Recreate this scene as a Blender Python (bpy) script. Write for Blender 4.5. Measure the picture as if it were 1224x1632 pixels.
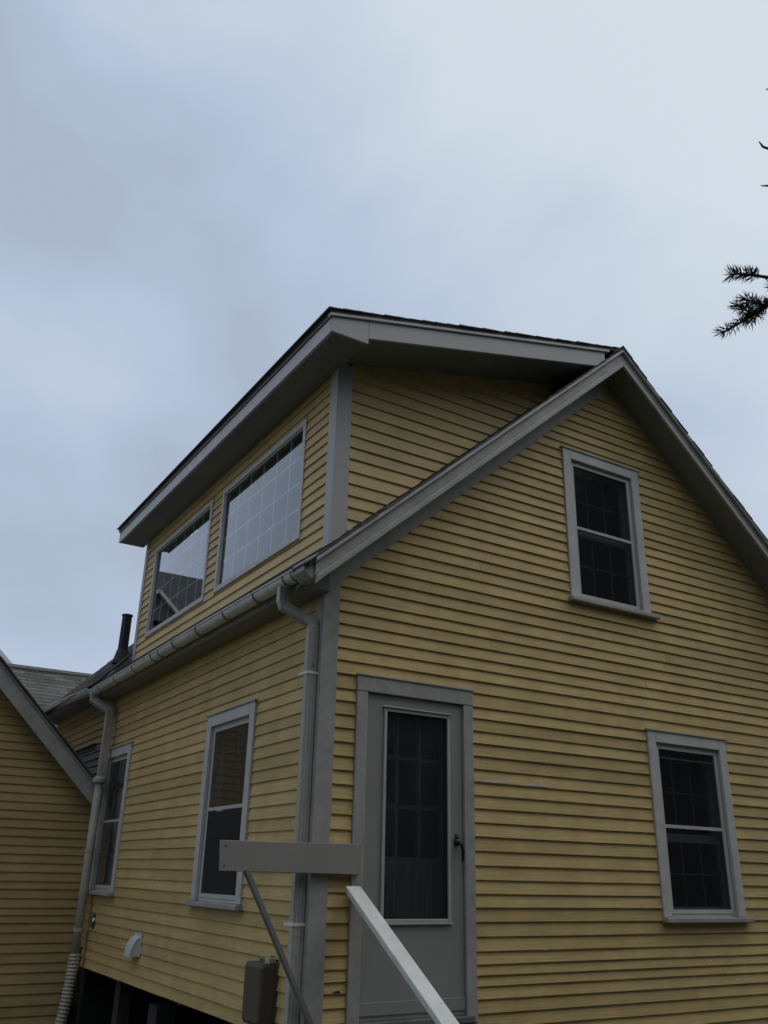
import bpy, math, random
from mathutils import Vector, Matrix
random.seed(11)
R = random.uniform
scene = bpy.context.scene
col = scene.collection
for o in list(bpy.data.objects):
    bpy.data.objects.remove(o, do_unlink=True)

# ------------------------------------------------------------------ camera
CAM = Vector((-2.8204, -5.4404, 0.2830))
YAW, PITCH, ROLL = math.radians(31.2716), math.radians(22.4959), math.radians(1.3453)
fwd = Vector((math.sin(YAW)*math.cos(PITCH), math.cos(YAW)*math.cos(PITCH), math.sin(PITCH)))
r0 = Vector((math.cos(YAW), -math.sin(YAW), 0)); u0 = r0.cross(fwd)
rgt = r0*math.cos(ROLL) + u0*math.sin(ROLL); upv = u0*math.cos(ROLL) - r0*math.sin(ROLL)
cam_d = bpy.data.cameras.new('camera'); cam = bpy.data.objects.new('camera', cam_d); col.objects.link(cam)
M = Matrix((rgt, upv, -fwd)).transposed().to_4x4(); M.translation = CAM
cam.matrix_world = M
cam_d.sensor_fit = 'VERTICAL'; cam_d.sensor_height = 36.0; cam_d.lens = 36.0*1396.1/1632.0
cam_d.clip_start = 0.05; cam_d.clip_end = 2000
scene.camera = cam

# ------------------------------------------------------------------ world, sun, exposure
SUN_EL, SUN_AZ = math.radians(57), math.radians(116)          # azimuth from +Y towards +X
world = bpy.data.worlds.new('World'); scene.world = world; world.use_nodes = True
nt = world.node_tree; nt.nodes.clear()
def wn(t, **k):
    n = nt.nodes.new(t)
    for a, b in k.items(): setattr(n, a, b)
    return n
L = nt.links.new
out = wn('ShaderNodeOutputWorld'); bg = wn('ShaderNodeBackground'); L(bg.outputs[0], out.inputs[0])
bg.inputs['Strength'].default_value = 0.1
sky = wn('ShaderNodeTexSky', sky_type='NISHITA', sun_disc=False)
sky.sun_elevation = SUN_EL; sky.sun_rotation = SUN_AZ; sky.air_density = 1.0; sky.dust_density = 3.0
tc = wn('ShaderNodeTexCoord')
mp = wn('ShaderNodeMapping'); L(tc.outputs['Generated'], mp.inputs[0])
mp.inputs['Scale'].default_value = (1.0, 1.0, 1.35); mp.inputs['Location'].default_value = (0.30, 0.62, 0.2)
n1 = wn('ShaderNodeTexNoise'); L(mp.outputs[0], n1.inputs['Vector'])
n1.inputs['Scale'].default_value = 2.7; n1.inputs['Detail'].default_value = 5.0; n1.inputs['Roughness'].default_value = 0.46
n1.inputs['Distortion'].default_value = 0.25
# glow of the cloud round the hidden sun
dt = wn('ShaderNodeVectorMath', operation='DOT_PRODUCT'); L(tc.outputs['Generated'], dt.inputs[0])
dt.inputs[1].default_value = (math.sin(SUN_AZ)*math.cos(SUN_EL), math.cos(SUN_AZ)*math.cos(SUN_EL), math.sin(SUN_EL))
mr = wn('ShaderNodeMapRange'); L(dt.outputs['Value'], mr.inputs['Value'])
mr.inputs['From Min'].default_value = 0.35; mr.inputs['From Max'].default_value = 1.0
mr.inputs['To Min'].default_value = -0.10; mr.inputs['To Max'].default_value = 0.60
ad = wn('ShaderNodeMath', operation='ADD'); L(n1.outputs['Fac'], ad.inputs[0]); L(mr.outputs[0], ad.inputs[1])
cr = wn('ShaderNodeValToRGB'); L(ad.outputs[0], cr.inputs[0])
e = cr.color_ramp.elements
e[0].position = 0.34; e[0].color = (4.25, 4.97, 6.20, 1)
e[1].position = 0.84; e[1].color = (6.65, 7.45, 8.15, 1)
for p_, c_ in ((0.48, (4.85, 5.75, 7.25, 1)), (0.62, (5.65, 6.50, 7.55, 1))):
    m_ = e.new(p_); m_.color = c_
mx = wn('ShaderNodeMix', data_type='RGBA'); mx.inputs[0].default_value = 0.94
L(sky.outputs[0], mx.inputs[6]); L(cr.outputs[0], mx.inputs[7]); L(mx.outputs[2], bg.inputs['Color'])

sun_d = bpy.data.lights.new('sun', 'SUN'); sun_d.energy = 0.62; sun_d.angle = math.radians(38); sun_d.color = (1.0, 0.95, 0.88)
sun = bpy.data.objects.new('sun', sun_d); col.objects.link(sun)
sd = Vector((math.sin(SUN_AZ)*math.cos(SUN_EL), math.cos(SUN_AZ)*math.cos(SUN_EL), math.sin(SUN_EL)))
sun.rotation_euler = sd.to_track_quat('Z', 'Y').to_euler(); sun.location = sd*40

vs = scene.view_settings
scene.display_settings.display_device = 'sRGB'
vs.view_transform = 'Standard'; vs.look = 'None'; vs.exposure = 0.0; vs.gamma = 1.0; vs.use_curve_mapping = False
scene.cycles.max_bounces = 8
scene.cycles.transparent_max_bounces = 12

# ------------------------------------------------------------------ materials
def mat(name, base, rough=0.6, var=0.0, grain=None, grain_amt=0.0, noise=0.0, noise_scale=4.0, bump=0.0, bump_scale=60.0,
        spot=None, spot_amt=0.0, spot_scale=5.0, metallic=0.0, spec=0.4):
    """Procedural paint or wood: per-object value change (var), stretched grain, broad weathering, peeled spots, bump."""
    m = bpy.data.materials.new(name); m.use_nodes = True
    t = m.node_tree; b = t.nodes['Principled BSDF']; lk = t.links.new
    b.inputs['Roughness'].default_value = rough; b.inputs['Metallic'].default_value = metallic
    b.inputs['Specular IOR Level'].default_value = spec
    co = t.nodes.new('ShaderNodeTexCoord')
    val = t.nodes.new('ShaderNodeValue'); val.outputs[0].default_value = 1.0
    cur = val.outputs[0]
    def mul(a, bsock):
        x = t.nodes.new('ShaderNodeMath'); x.operation = 'MULTIPLY'; lk(a, x.inputs[0]); lk(bsock, x.inputs[1]); return x.outputs[0]
    def rng(src, lo, hi, a=0.3, c=0.7):
        x = t.nodes.new('ShaderNodeMapRange'); lk(src, x.inputs[0])
        x.inputs[1].default_value = a; x.inputs[2].default_value = c; x.inputs[3].default_value = lo; x.inputs[4].default_value = hi
        return x.outputs[0]
    if var:
        oi = t.nodes.new('ShaderNodeObjectInfo'); cur = mul(cur, rng(oi.outputs['Random'], 1-var, 1+var, 0, 1))
    if noise:
        n = t.nodes.new('ShaderNodeTexNoise'); lk(co.outputs['Object'], n.inputs['Vector'])
        n.inputs['Scale'].default_value = noise_scale; n.inputs['Detail'].default_value = 6; n.inputs['Roughness'].default_value = 0.62
        cur = mul(cur, rng(n.outputs['Fac'], 1-noise, 1+noise))
    hgt = None
    if grain:
        mpn = t.nodes.new('ShaderNodeMapping'); lk(co.outputs['Object'], mpn.inputs[0]); mpn.inputs['Scale'].default_value = grain
        n = t.nodes.new('ShaderNodeTexNoise'); lk(mpn.outputs[0], n.inputs['Vector']); n.inputs['Scale'].default_value = 1.0
        n.inputs['Detail'].default_value = 5; n.inputs['Roughness'].default_value = 0.6
        cur = mul(cur, rng(n.outputs['Fac'], 1-grain_amt, 1+grain_amt)); hgt = n.outputs['Fac']
    rgb = t.nodes.new('ShaderNodeMix'); rgb.data_type = 'RGBA'; rgb.blend_type = 'MULTIPLY'; rgb.inputs[0].default_value = 1.0
    rgb.inputs[6].default_value = (*base, 1); lk(cur, rgb.inputs[7]); csock = rgb.outputs[2]
    if spot:
        n = t.nodes.new('ShaderNodeTexNoise'); lk(co.outputs['Object'], n.inputs['Vector']); n.inputs['Scale'].default_value = spot_scale
        n.inputs['Detail'].default_value = 8; n.inputs['Roughness'].default_value = 0.7
        f = rng(n.outputs['Fac'], 0.0, spot_amt, 0.60, 0.70)
        mm = t.nodes.new('ShaderNodeMix'); mm.data_type = 'RGBA'; lk(f, mm.inputs[0]); lk(csock, mm.inputs[6]); mm.inputs[7].default_value = (*spot, 1)
        csock = mm.outputs[2]
    lk(csock, b.inputs['Base Color'])
    if bump:
        if hgt is None:
            n = t.nodes.new('ShaderNodeTexNoise'); lk(co.outputs['Object'], n.inputs['Vector']); n.inputs['Scale'].default_value = bump_scale
            n.inputs['Detail'].default_value = 6; hgt = n.outputs['Fac']
        bp = t.nodes.new('ShaderNodeBump'); bp.inputs['Strength'].default_value = bump; bp.inputs['Distance'].default_value = 0.004
        lk(hgt, bp.inputs['Height']); lk(bp.outputs[0], b.inputs['Normal'])
    return m

YEL = (0.60, 0.425, 0.178)
M_YX = mat('yellow_paint_along_front', YEL, 0.62, var=0.12, grain=(2.5, 2.5, 110), grain_amt=0.15, noise=0.13, noise_scale=3.4, bump=0.5, spot=(0.36, 0.29, 0.16), spot_amt=0.4, spot_scale=5)
M_YD = mat('fresh_yellow_paint', (0.62, 0.445, 0.205), 0.55, var=0.08, grain=(3, 3, 90), grain_amt=0.10, noise=0.12, noise_scale=2.6, bump=0.35)
M_YW = mat('shade_darkened_yellow', (0.50, 0.345, 0.15), 0.65, var=0.07, grain=(3, 3, 90), grain_amt=0.10, noise=0.12, noise_scale=2.2, bump=0.35, spot=(0.20, 0.16, 0.09), spot_amt=0.4, spot_scale=4)  # house yellow darkened and browned, the corner's shade is put into the colour
M_BARE = mat('bare_grey_board', (0.20, 0.20, 0.21), 0.8, var=0.1, grain=(4, 4, 80), grain_amt=0.2, noise=0.15, bump=0.4)
M_TRIM = mat('trim_paint', (0.41, 0.39, 0.365), 0.5, var=0.05, grain=(14, 14, 14), grain_amt=0.07, noise=0.14, noise_scale=3.5, bump=0.25, bump_scale=45, spot=(0.20, 0.19, 0.17), spot_amt=0.55, spot_scale=12)
M_CAS = mat('casing_paint', (0.60, 0.58, 0.55), 0.5, var=0.05, grain=(14, 14, 14), grain_amt=0.06, noise=0.10, noise_scale=3.5, bump=0.2, bump_scale=45, spot=(0.34, 0.33, 0.31), spot_amt=0.35, spot_scale=10)
M_TRIMN = mat('new_trim_paint', (0.475, 0.455, 0.435), 0.45, noise=0.05, noise_scale=2.5, bump=0.08, bump_scale=50)
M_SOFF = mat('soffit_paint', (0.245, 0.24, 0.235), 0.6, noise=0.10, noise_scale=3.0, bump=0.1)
M_DOOR = mat('door_paint', (0.305, 0.305, 0.28), 0.42, noise=0.05, noise_scale=2.0, bump=0.06, bump_scale=30)
M_SASH = mat('sash_paint', (0.56, 0.54, 0.515), 0.4, noise=0.07, noise_scale=5)
M_WORN = mat('worn_white_rail', (0.72, 0.71, 0.67), 0.6, noise=0.12, noise_scale=7, bump=0.5, bump_scale=30, spot=(0.34, 0.35, 0.33), spot_amt=0.95, spot_scale=34)
M_GBRD = mat('flat_grey_board', (0.325, 0.30, 0.28), 0.65, noise=0.06, noise_scale=4, bump=0.2, spot=(0.16, 0.16, 0.16), spot_amt=0.25, spot_scale=8)
M_BRACE = mat('dark_brace_wood', (0.22, 0.22, 0.21), 0.7, noise=0.15, noise_scale=6, bump=0.2)
M_DECK = mat('weathered_deck', (0.15, 0.145, 0.14), 0.8, var=0.1, grain=(3, 60, 60), grain_amt=0.25, noise=0.2, bump=0.4)
M_SHIN = mat('asphalt_shingle', (0.155, 0.152, 0.148), 0.95, var=0.28, noise=0.28, noise_scale=22, bump=0.6, bump_scale=260, spec=0.15)
M_SHIR = mat('weathered_grey_shingle', (0.125, 0.117, 0.108), 0.95, var=0.30, noise=0.22, noise_scale=16, bump=0.6, bump_scale=220, spec=0.15)
M_ROOF = mat('roof_deck', (0.07, 0.068, 0.065), 0.9, noise=0.2)
M_GUT = mat('gutter_paint', (0.78, 0.76, 0.72), 0.42, noise=0.14, noise_scale=7, bump=0.1, spot=(0.24, 0.21, 0.17), spot_amt=0.55, spot_scale=11)
M_PIPE2 = mat('beige_pipe_paint', (0.50, 0.455, 0.37), 0.5, noise=0.14, noise_scale=6, bump=0.1, spot=(0.26, 0.22, 0.15), spot_amt=0.6, spot_scale=10)
M_PIPE = mat('downspout_paint', (0.46, 0.45, 0.40), 0.5, noise=0.12, noise_scale=6, bump=0.1, spot=(0.22, 0.20, 0.15), spot_amt=0.5, spot_scale=9)
M_CLAMP = mat('hanger_metal', (0.17, 0.165, 0.155), 0.5, metallic=0.5, noise=0.1)
M_CLAMP2 = mat('painted_hanger', (0.30, 0.29, 0.275), 0.5, noise=0.15)
M_VENTP = mat('black_vent_pipe', (0.028, 0.028, 0.030), 0.55, noise=0.2, noise_scale=12)
M_HOOD = mat('white_plastic', (0.66, 0.69, 0.70), 0.38, noise=0.05, noise_scale=9)
M_CHROME = mat('dull_chrome', (0.42, 0.43, 0.45), 0.22, metallic=1.0, noise=0.1, noise_scale=20)
M_BOXF = mat('brown_grey_plastic', (0.115, 0.098, 0.078), 0.6, noise=0.12, noise_scale=9, bump=0.1)
M_BLACK = mat('black_hardware', (0.012, 0.012, 0.012), 0.45, noise=0.1)
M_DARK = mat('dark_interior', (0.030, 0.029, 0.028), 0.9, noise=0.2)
M_INMUN = mat('interior_muntin', (0.13, 0.13, 0.13), 0.6, noise=0.05)
M_GRILL = mat('white_grille', (0.55, 0.56, 0.57), 0.5, noise=0.04)
M_CURT = mat('dim_curtain', (0.16, 0.16, 0.165), 0.9, grain=(60, 60, 2), grain_amt=0.3)
M_STONE = mat('foundation_block', (0.10, 0.10, 0.10), 0.9, noise=0.2, bump=0.4, bump_scale=80)
M_POST = mat('peeling_post', (0.07, 0.06, 0.05), 0.9, grain=(50, 50, 4), grain_amt=0.4, bump=0.4, spot=(0.3, 0.28, 0.22), spot_amt=0.4, spot_scale=20)
M_BARK = mat('spruce_bark', (0.055, 0.045, 0.038), 0.9, grain=(30, 30, 6), grain_amt=0.4, bump=0.6)
M_NEED = mat('spruce_needles', (0.036, 0.050, 0.036), 0.7, noise=0.25, noise_scale=3)
M_WOOD = mat('woods_foliage', (0.040, 0.055, 0.030), 0.8, noise=0.5, noise_scale=0.7)
M_GRASS = mat('lawn', (0.045, 0.055, 0.024), 0.95, noise=0.4, noise_scale=1.4, bump=0.6, bump_scale=30, spot=(0.10, 0.08, 0.05), spot_amt=0.6, spot_scale=1.1)
M_NEIG = mat('neighbour_siding', (0.12, 0.11, 0.10), 0.8, noise=0.2, noise_scale=2)

def glass(name, refl, tint=0.75, rough=0.012, wave=0.05, haze=0.0):
    """Window glass: Fresnel reflection of both faces of the panes over a see-through pane."""
    m = bpy.data.materials.new(name); m.use_nodes = True
    t = m.node_tree; t.nodes.clear(); lk = t.links.new
    o = t.nodes.new('ShaderNodeOutputMaterial'); mixs = t.nodes.new('ShaderNodeMixShader')
    tr = t.nodes.new('ShaderNodeBsdfTransparent'); tr.inputs[0].default_value = (tint*0.95, tint, tint*0.99, 1)
    gl = t.nodes.new('ShaderNodeBsdfGlossy'); gl.inputs['Roughness'].default_value = rough; gl.inputs[0].default_value = (0.95, 0.97, 1, 1)
    co = t.nodes.new('ShaderNodeTexCoord'); n = t.nodes.new('ShaderNodeTexNoise'); lk(co.outputs['Object'], n.inputs['Vector']); n.inputs['Scale'].default_value = 2.2
    bp = t.nodes.new('ShaderNodeBump'); bp.inputs['Strength'].default_value = wave; bp.inputs['Distance'].default_value = 0.02
    lk(n.outputs['Fac'], bp.inputs['Height']); lk(bp.outputs[0], gl.inputs['Normal'])
    fr = t.nodes.new('ShaderNodeFresnel'); fr.inputs[0].default_value = 1.5
    mu = t.nodes.new('ShaderNodeMath'); mu.operation = 'MULTIPLY'; mu.use_clamp = True; mu.inputs[1].default_value = refl
    lk(fr.outputs[0], mu.inputs[0])
    ge = t.nodes.new('ShaderNodeNewGeometry'); fb = t.nodes.new('ShaderNodeMath'); fb.operation = 'SUBTRACT'; fb.inputs[0].default_value = 1.0; lk(ge.outputs['Backfacing'], fb.inputs[1])
    m2 = t.nodes.new('ShaderNodeMath'); m2.operation = 'MULTIPLY'; lk(mu.outputs[0], m2.inputs[0]); lk(fb.outputs[0], m2.inputs[1]); lk(m2.outputs[0], mixs.inputs[0]); lk(tr.outputs[0], mixs.inputs[1]); lk(gl.outputs[0], mixs.inputs[2])
    if haze:                                                # even grey haze mixed into the pane to lift its blacks
        df = t.nodes.new('ShaderNodeBsdfDiffuse'); df.inputs[0].default_value = (0.5, 0.5, 0.52, 1); md = t.nodes.new('ShaderNodeMixShader')
        md.inputs[0].default_value = haze; lk(mixs.outputs[0], md.inputs[1]); lk(df.outputs[0], md.inputs[2]); lk(md.outputs[0], o.inputs[0]); return m
    lk(mixs.outputs[0], o.inputs[0]); return m
M_GLASS = glass('storm_glass', 1.35, 0.66, 0.05, 0.05, 0.028)
M_GLASO = glass('door_glass', 0.85, 0.70, 0.09, 0.05, 0.03)
M_SCREEN = glass('insect_screen', 0.25, 0.45, 0.2, 0.05, 0.06)
M_GLASD = glass('sealed_double_glass', 2.2, 0.88, 0.015, 0.008)

# ------------------------------------------------------------------ mesh helpers
class MB:
    def __init__(s): s.v = []; s.f = []
    def add(s, vs, fs):
        k = len(s.v); s.v += [tuple(p) for p in vs]; s.f += [tuple(i+k for i in q) for q in fs]; return s
    def box(s, x0, x1, y0, y1, z0, z1):
        x0, x1 = min(x0, x1), max(x0, x1); y0, y1 = min(y0, y1), max(y0, y1); z0, z1 = min(z0, z1), max(z0, z1)
        return s.add([(x0,y0,z0),(x1,y0,z0),(x1,y1,z0),(x0,y1,z0),(x0,y0,z1),(x1,y0,z1),(x1,y1,z1),(x0,y1,z1)],
                     [(0,3,2,1),(4,5,6,7),(0,1,5,4),(1,2,6,5),(2,3,7,6),(3,0,4,7)])
    def prism(s, poly, d):
        """closed polygon (list of 3D points) extruded by vector d"""
        n = len(poly); a = [Vector(p) for p in poly]; b = [p + Vector(d) for p in a]
        return s.add(a+b, [tuple(range(n))[::-1], tuple(range(n, 2*n))] + [(i, (i+1) % n, (i+1) % n+n, i+n) for i in range(n)])
    def loft(s, rings, closed=True, caps=True):
        n = len(rings[0]); vs = [p for r in rings for p in r]; fs = []
        for i in range(len(rings)-1):
            for j in range(n if closed else n-1):
                a = i*n+j; b = i*n+(j+1) % n; fs.append((a, b, b+n, a+n))
        if caps and closed:
            fs.append(tuple(range(n))[::-1]); fs.append(tuple(range((len(rings)-1)*n, len(rings)*n)))
        return s.add(vs, fs)
    def tube(s, pts, rad, n=10, prof=None, up=(0, 0, 1)):
        """tube or rectangular section (prof=(w,h)) swept along points with mitred corners"""
        pts = [Vector(p) for p in pts]; rings = []
        for i, p in enumerate(pts):
            d0 = (p-pts[i-1]).normalized() if i else None
            d1 = (pts[i+1]-p).normalized() if i+1 < len(pts) else None
            d = (d0 or d1) if not (d0 and d1) else (d0+d1).normalized()
            ref = d1 or d0
            u = Vector(up); a = d.cross(u)
            if a.length < 1e-3: a = d.cross(Vector((0, 1, 0)))
            a.normalize(); b = a.cross(d).normalized()
            k = 1.0/max(0.5, d.dot(ref)) if (d0 and d1) else 1.0
            r = rad[i] if isinstance(rad, (list, tuple)) else rad
            if prof:
                w, h = prof[0]/2, prof[1]/2
                rings.append([p+a*w+b*h*k, p-a*w+b*h*k, p-a*w-b*h*k, p+a*w-b*h*k])
            else:
                rings.append([p + a*r*math.cos(q*2*math.pi/n) + b*r*math.sin(q*2*math.pi/n) for q in range(n)])
        return s.loft(rings)
    def build(s, name, m, parent=None, smooth=False, bevel=0.0, label=None):
        me = bpy.data.meshes.new(name); me.from_pydata([tuple(p) for p in s.v], [], s.f); me.validate()
        me.materials.append(m)
        if smooth: me.shade_smooth()
        o = bpy.data.objects.new(name, me); col.objects.link(o)
        if parent is not None: o.parent = parent
        if label: o['label'] = label
        if bevel:
            bm_ = o.modifiers.new('bevel', 'BEVEL'); bm_.width = bevel; bm_.segments = 2; bm_.limit_method = 'ANGLE'; bm_.angle_limit = math.radians(50)
        return o
def thing(name, label, cat, loc=(0, 0, 0), group=None, kind=None):
    o = bpy.data.objects.new(name, None); col.objects.link(o); o.empty_display_size = 0.2
    o['label'] = label
    if cat: o['category'] = cat
    if group: o['group'] = group
    if kind: o['kind'] = kind
    return o
def tag(o, label, cat=None, kind=None, group=None):
    o['label'] = label
    if cat: o['category'] = cat
    if kind: o['kind'] = kind
    if group: o['group'] = group
    return o

class Plane:
    """a wall: origin, horizontal axis u, outward normal n (vertical wall)"""
    def __init__(s, o, u, n): s.o, s.u, s.n = Vector(o), Vector(u), Vector(n)
    def p(s, u, z, n=0.0):
        q = s.o + s.u*u + s.n*n; return Vector((q.x, q.y, s.o.z + z))
    def box(s, mb, u0, u1, z0, z1, n0, n1):
        P = s.p; vs = [P(u0,z0,n0),P(u1,z0,n0),P(u1,z0,n1),P(u0,z0,n1),P(u0,z1,n0),P(u1,z1,n0),P(u1,z1,n1),P(u0,z1,n1)]
        return mb.add(vs, [(0,3,2,1),(4,5,6,7),(0,1,5,4),(1,2,6,5),(2,3,7,6),(3,0,4,7)])
    def poly(s, mb, pts, n0, n1):
        return mb.prism([s.p(u, z, n0) for u, z in pts], s.n*(n1-n0))

def cut(iv, holes):
    """1D intervals minus holes"""
    res = [iv]
    for a, b in holes:
        nx = []
        for p, q in res:
            if b <= p or a >= q: nx.append((p, q)); continue
            if a > p: nx.append((p, a))
            if b < q: nx.append((b, q))
        res = nx
    return [(p, q) for p, q in res if q-p > 0.025]

def clapboard_mesh(pl, u0, u1, z0, e, t=0.021, cut_l=None, cut_r=None):
    n = max(1, min(5, int((u1-u0)/0.8)+1)); mb = MB(); rings = []
    for i in range(n+1):
        u = u0+(u1-u0)*i/n; dz = R(-.0016, .0016); dn = R(-.0012, .0016); top = z0+e+0.012
        ub = ut = u
        if i == 0 and cut_l: ub, ut = cut_l(z0), cut_l(top)
        if i == n and cut_r: ub, ut = cut_r(z0), cut_r(top)
        rings.append([pl.p(ub, z0+dz, -0.004), pl.p(ub, z0+dz, t+dn), pl.p(ut, top, 0.004), pl.p(ut, top, -0.004)])
    return mb.loft(rings)

def side(pl, zs, span, holes, parent, m, t=0.021, joints=0.25, bare=None, cutr=None):
    """one clapboard object per board; zs = heights of the lower edges from the top down; span(z) -> (u0,u1); holes = (u0,u1,z0,z1)"""
    for i, z in enumerate(zs):
        top = zs[i-1] if i else z+(zs[0]-zs[1])
        e = top - z
        u0, u1 = span(z+e*0.5)
        if u1-u0 < 0.06: continue
        hs = [(a, b) for a, b, c, d in holes if c < z+e-.004 and d > z+.004]
        for a, b, c, d in holes:                             # boards notched round the casings
            if c < z+e-.004 and d > z+.004:
                if d < z+e-.006: clapboard_mesh(pl, a, b, d+.013, z+e-d-.013, t*.8).build('clapboard', m, parent) if z+e-d > .03 else None
                if c > z+.006: clapboard_mesh(pl, a, b, z, c-z-.014, t).build('clapboard', m, parent)
        for a, b in cut((u0, u1), hs):
            segs = [(a, b)]
            if b-a > 1.9 and R(0, 1) < joints:
                k = R(a+0.7, b-0.7); segs = [(a, k-0.0018), (k+0.0018, b)]
            for p, q in segs:
                mm = m
                lab = None
                if bare and bare(p, q, z): mm = M_BARE; lab = 'unpainted grey clapboard'
                clapboard_mesh(pl, p, q, z, e, t, cut_r=(cutr if cutr and q == u1 and z+e > 2.30 else None)).build('clapboard', mm, parent, label=lab)

def wall_mesh(pl, u0, u1, z0, z1, holes, n0, n1, lim=None):
    """wall slab with rectangular holes; lim(z) -> (umin,umax) trims a gable"""
    zb = sorted(set([z0, z1] + [q for h in holes for q in h[2:4] if z0 < q < z1]))
    if lim: zb = sorted(set(zb + [z0+(z1-z0)*i/14 for i in range(15)]))
    mb = MB()
    for a, b in zip(zb[:-1], zb[1:]):
        zm = (a+b)/2; hs = [(h[0], h[1]) for h in holes if h[2] < zm < h[3]]
        lo, hi = (u0, u1) if not lim else (max(u0, lim(zm)[0]), min(u1, lim(zm)[1]))
        for p, q in cut((lo, hi), hs):
            pts = [(p, a), (q, a), (q, b), (p, b)]
            if lim:
                if abs(p-lo) < 1e-6 and lo > u0: pts[0] = (max(u0, lim(a)[0]), a); pts[3] = (max(u0, lim(b)[0]), b)
                if abs(q-hi) < 1e-6 and hi < u1: pts[1] = (min(u1, lim(a)[1]), a); pts[2] = (min(u1, lim(b)[1]), b)
            pl.poly(mb, pts, n0, n1)
    return mb

# ------------------------------------------------------------------ ground
GZ = -1.35
def build_ground():
    mb = MB(); N = 48; S = 600.0; xs = []
    for i in range(N+1):
        q = (i/N*2-1); xs.append(math.copysign(abs(q)**3, q)*S)
    for y in xs:
        for x in xs:
            d = math.hypot(x, y); z = GZ + (0.03*math.sin(x*1.3)+0.03*math.cos(y*1.7) if d < 40 else 0.0)
            mb.v.append((x, y, z))
    for j in range(N):
        for i in range(N):
            a = j*(N+1)+i; mb.f.append((a, a+1, a+N+2, a+N+1))
    tag(mb.build('ground', M_GRASS, smooth=True), 'patchy lawn around the yellow house', kind='structure')
build_ground()

# ------------------------------------------------------------------ main house
W = 6.04; RX = W/2; SL = 0.875; YE = 8.4
def ztop(x, c=2.555): return c + SL*(x if x < RX else W-x)
house = thing('yellow_house', 'yellow clapboard house with grey trim, front gable, wide shed dormer and storm door', 'house')

PF = Plane((0, 0, 0), (1, 0, 0), (0, -1, 0))         # gable wall, faces the viewer
PS = Plane((0, 0, 0), (0, 1, 0), (-1, 0, 0))         # eave wall, faces left
XD, YD, YD2 = 0.12, 0.17, 5.22
PD = Plane((XD, 0, 0), (0, 1, 0), (-1, 0, 0))        # dormer wall
PC = Plane((0, YD, 0), (1, 0, 0), (0, -1, 0))        # dormer cheek

WA = (2.404, 3.389, 2.568, 4.023); WB = (3.195, 4.211, 0.017, 1.499); DR = (0.280, 1.300, -0.600, 1.602)
WC = (1.044, 2.066, 0.061, 1.535); WD = (4.33, 5.30, 0.062, 1.553)
D1 = (0.70, 2.60, 2.835, 3.955); D2 = (2.89, 4.80, 2.835, 3.965)
def hole(w, m=0.07): return (w[0]+m, w[1]-m, w[2]+m*0.6, w[3]-m)

FRZ = 2.174                                           # frieze lower line at x=0
gw = wall_mesh(PF, 0.0, W, GZ-0.1, 5.05, [hole(WA), hole(WB), hole(DR)], -0.14, -0.004,
               lim=lambda z: ((z-2.40)/SL, W-(z-2.40)/SL)).build('gable_wall', M_ROOF, house)
ew = wall_mesh(PS, 0.142, YE, -0.67, 2.24, [hole(WC), hole(WD)], -0.14, -0.004).build('eave_wall', M_ROOF, house)
dw = wall_mesh(PD, YD+0.102, YD2, 2.3, 4.19, [hole(D1), hole(D2)], -0.10, -0.004).build('dormer_wall', M_ROOF, house)
cw_pts = [(XD, 2.5), (3.0, 5.0), (XD+0.1, 4.24), (XD, 4.21)]
mb = MB(); PC.poly(mb, cw_pts, -0.10, -0.004); cwl = mb.build('cheek_wall', M_ROOF, house)
# far and right walls of the shell (close the building)
mb = MB(); mb.box(W-0.12, W, 0.142, YE-0.142, GZ-0.1, 2.15); mb.build('back_wall', M_YX, house)
mb = MB(); mb.prism([(0, YE, GZ+0.6), (W, YE, GZ+0.6), (W, YE, 2.3), (RX, YE, 4.9), (0, YE, 2.3)], (0, -0.12, 0)); mb.build('back_wall', M_YX, house)

# clapboards
zf = []
z = 2.24
while z < 5.0: z += R(.088, .096); zf.insert(0, z)
zf += [2.24, 2.142, 2.055, 1.963, 1.874, 1.786, 1.696, 1.6, 1.494, 1.408, 1.314, 1.222, 1.127, 1.032, .939, .847, .752, .654, .558, .459, .363, .266, .173, .085,
       -.009, -.102, -.194, -.274, -.344, -.41, -.489, -.573, -.66, -.75, -.84, -.93, -1.02, -1.11, -1.2]
def span_f(z):
    x = (z-(FRZ+0.07))/SL
    return (max(0.113, x), min(W-0.11, W-(z-(2.362-.05))/SL))
side(PF, zf, span_f, [(w[0]-.002, w[1]+.002, w[2]-.04, w[3]) for w in (WA, WB)] + [(DR[0]-.002, DR[1]+.002, -0.62, DR[3])], gw, M_YX, joints=0.38, cutr=lambda z: min(W-.11, W-(z-2.370)/SL))
zl = [1.523+.089*k for k in range(7, 0, -1)] + [1.523, 1.437, 1.341, 1.261, 1.169, 1.081, .993, .904, .817, .728, .641, .554]
while zl[-1] > -0.66: zl.append(zl[-1]-R(.087, .0905))
zl[-1] = -0.692
side(PS, zl, lambda z: (0.10, 5.26), [(w[0]-.002, w[1]+.002, w[2]-.04, w[3]) for w in (WC, WD)], ew, M_YX, t=0.0185, joints=0.3)
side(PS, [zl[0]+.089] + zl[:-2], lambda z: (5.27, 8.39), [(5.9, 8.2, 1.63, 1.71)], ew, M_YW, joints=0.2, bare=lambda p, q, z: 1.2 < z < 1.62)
zd = [3.823+.091*k for k in range(3, 0, -1)] + [3.823, 3.734, 3.638, 3.549, 3.458, 3.368, 3.272, 3.182, 3.093, 2.998, 2.901, 2.811, 2.719, 2.628]
side(PD, zd, lambda z: (YD+.103, YD2-.09), [(w[0]-.002, w[1]+.002, w[2], w[3]) for w in (D1, D2)], dw, M_YD, joints=0)
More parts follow.
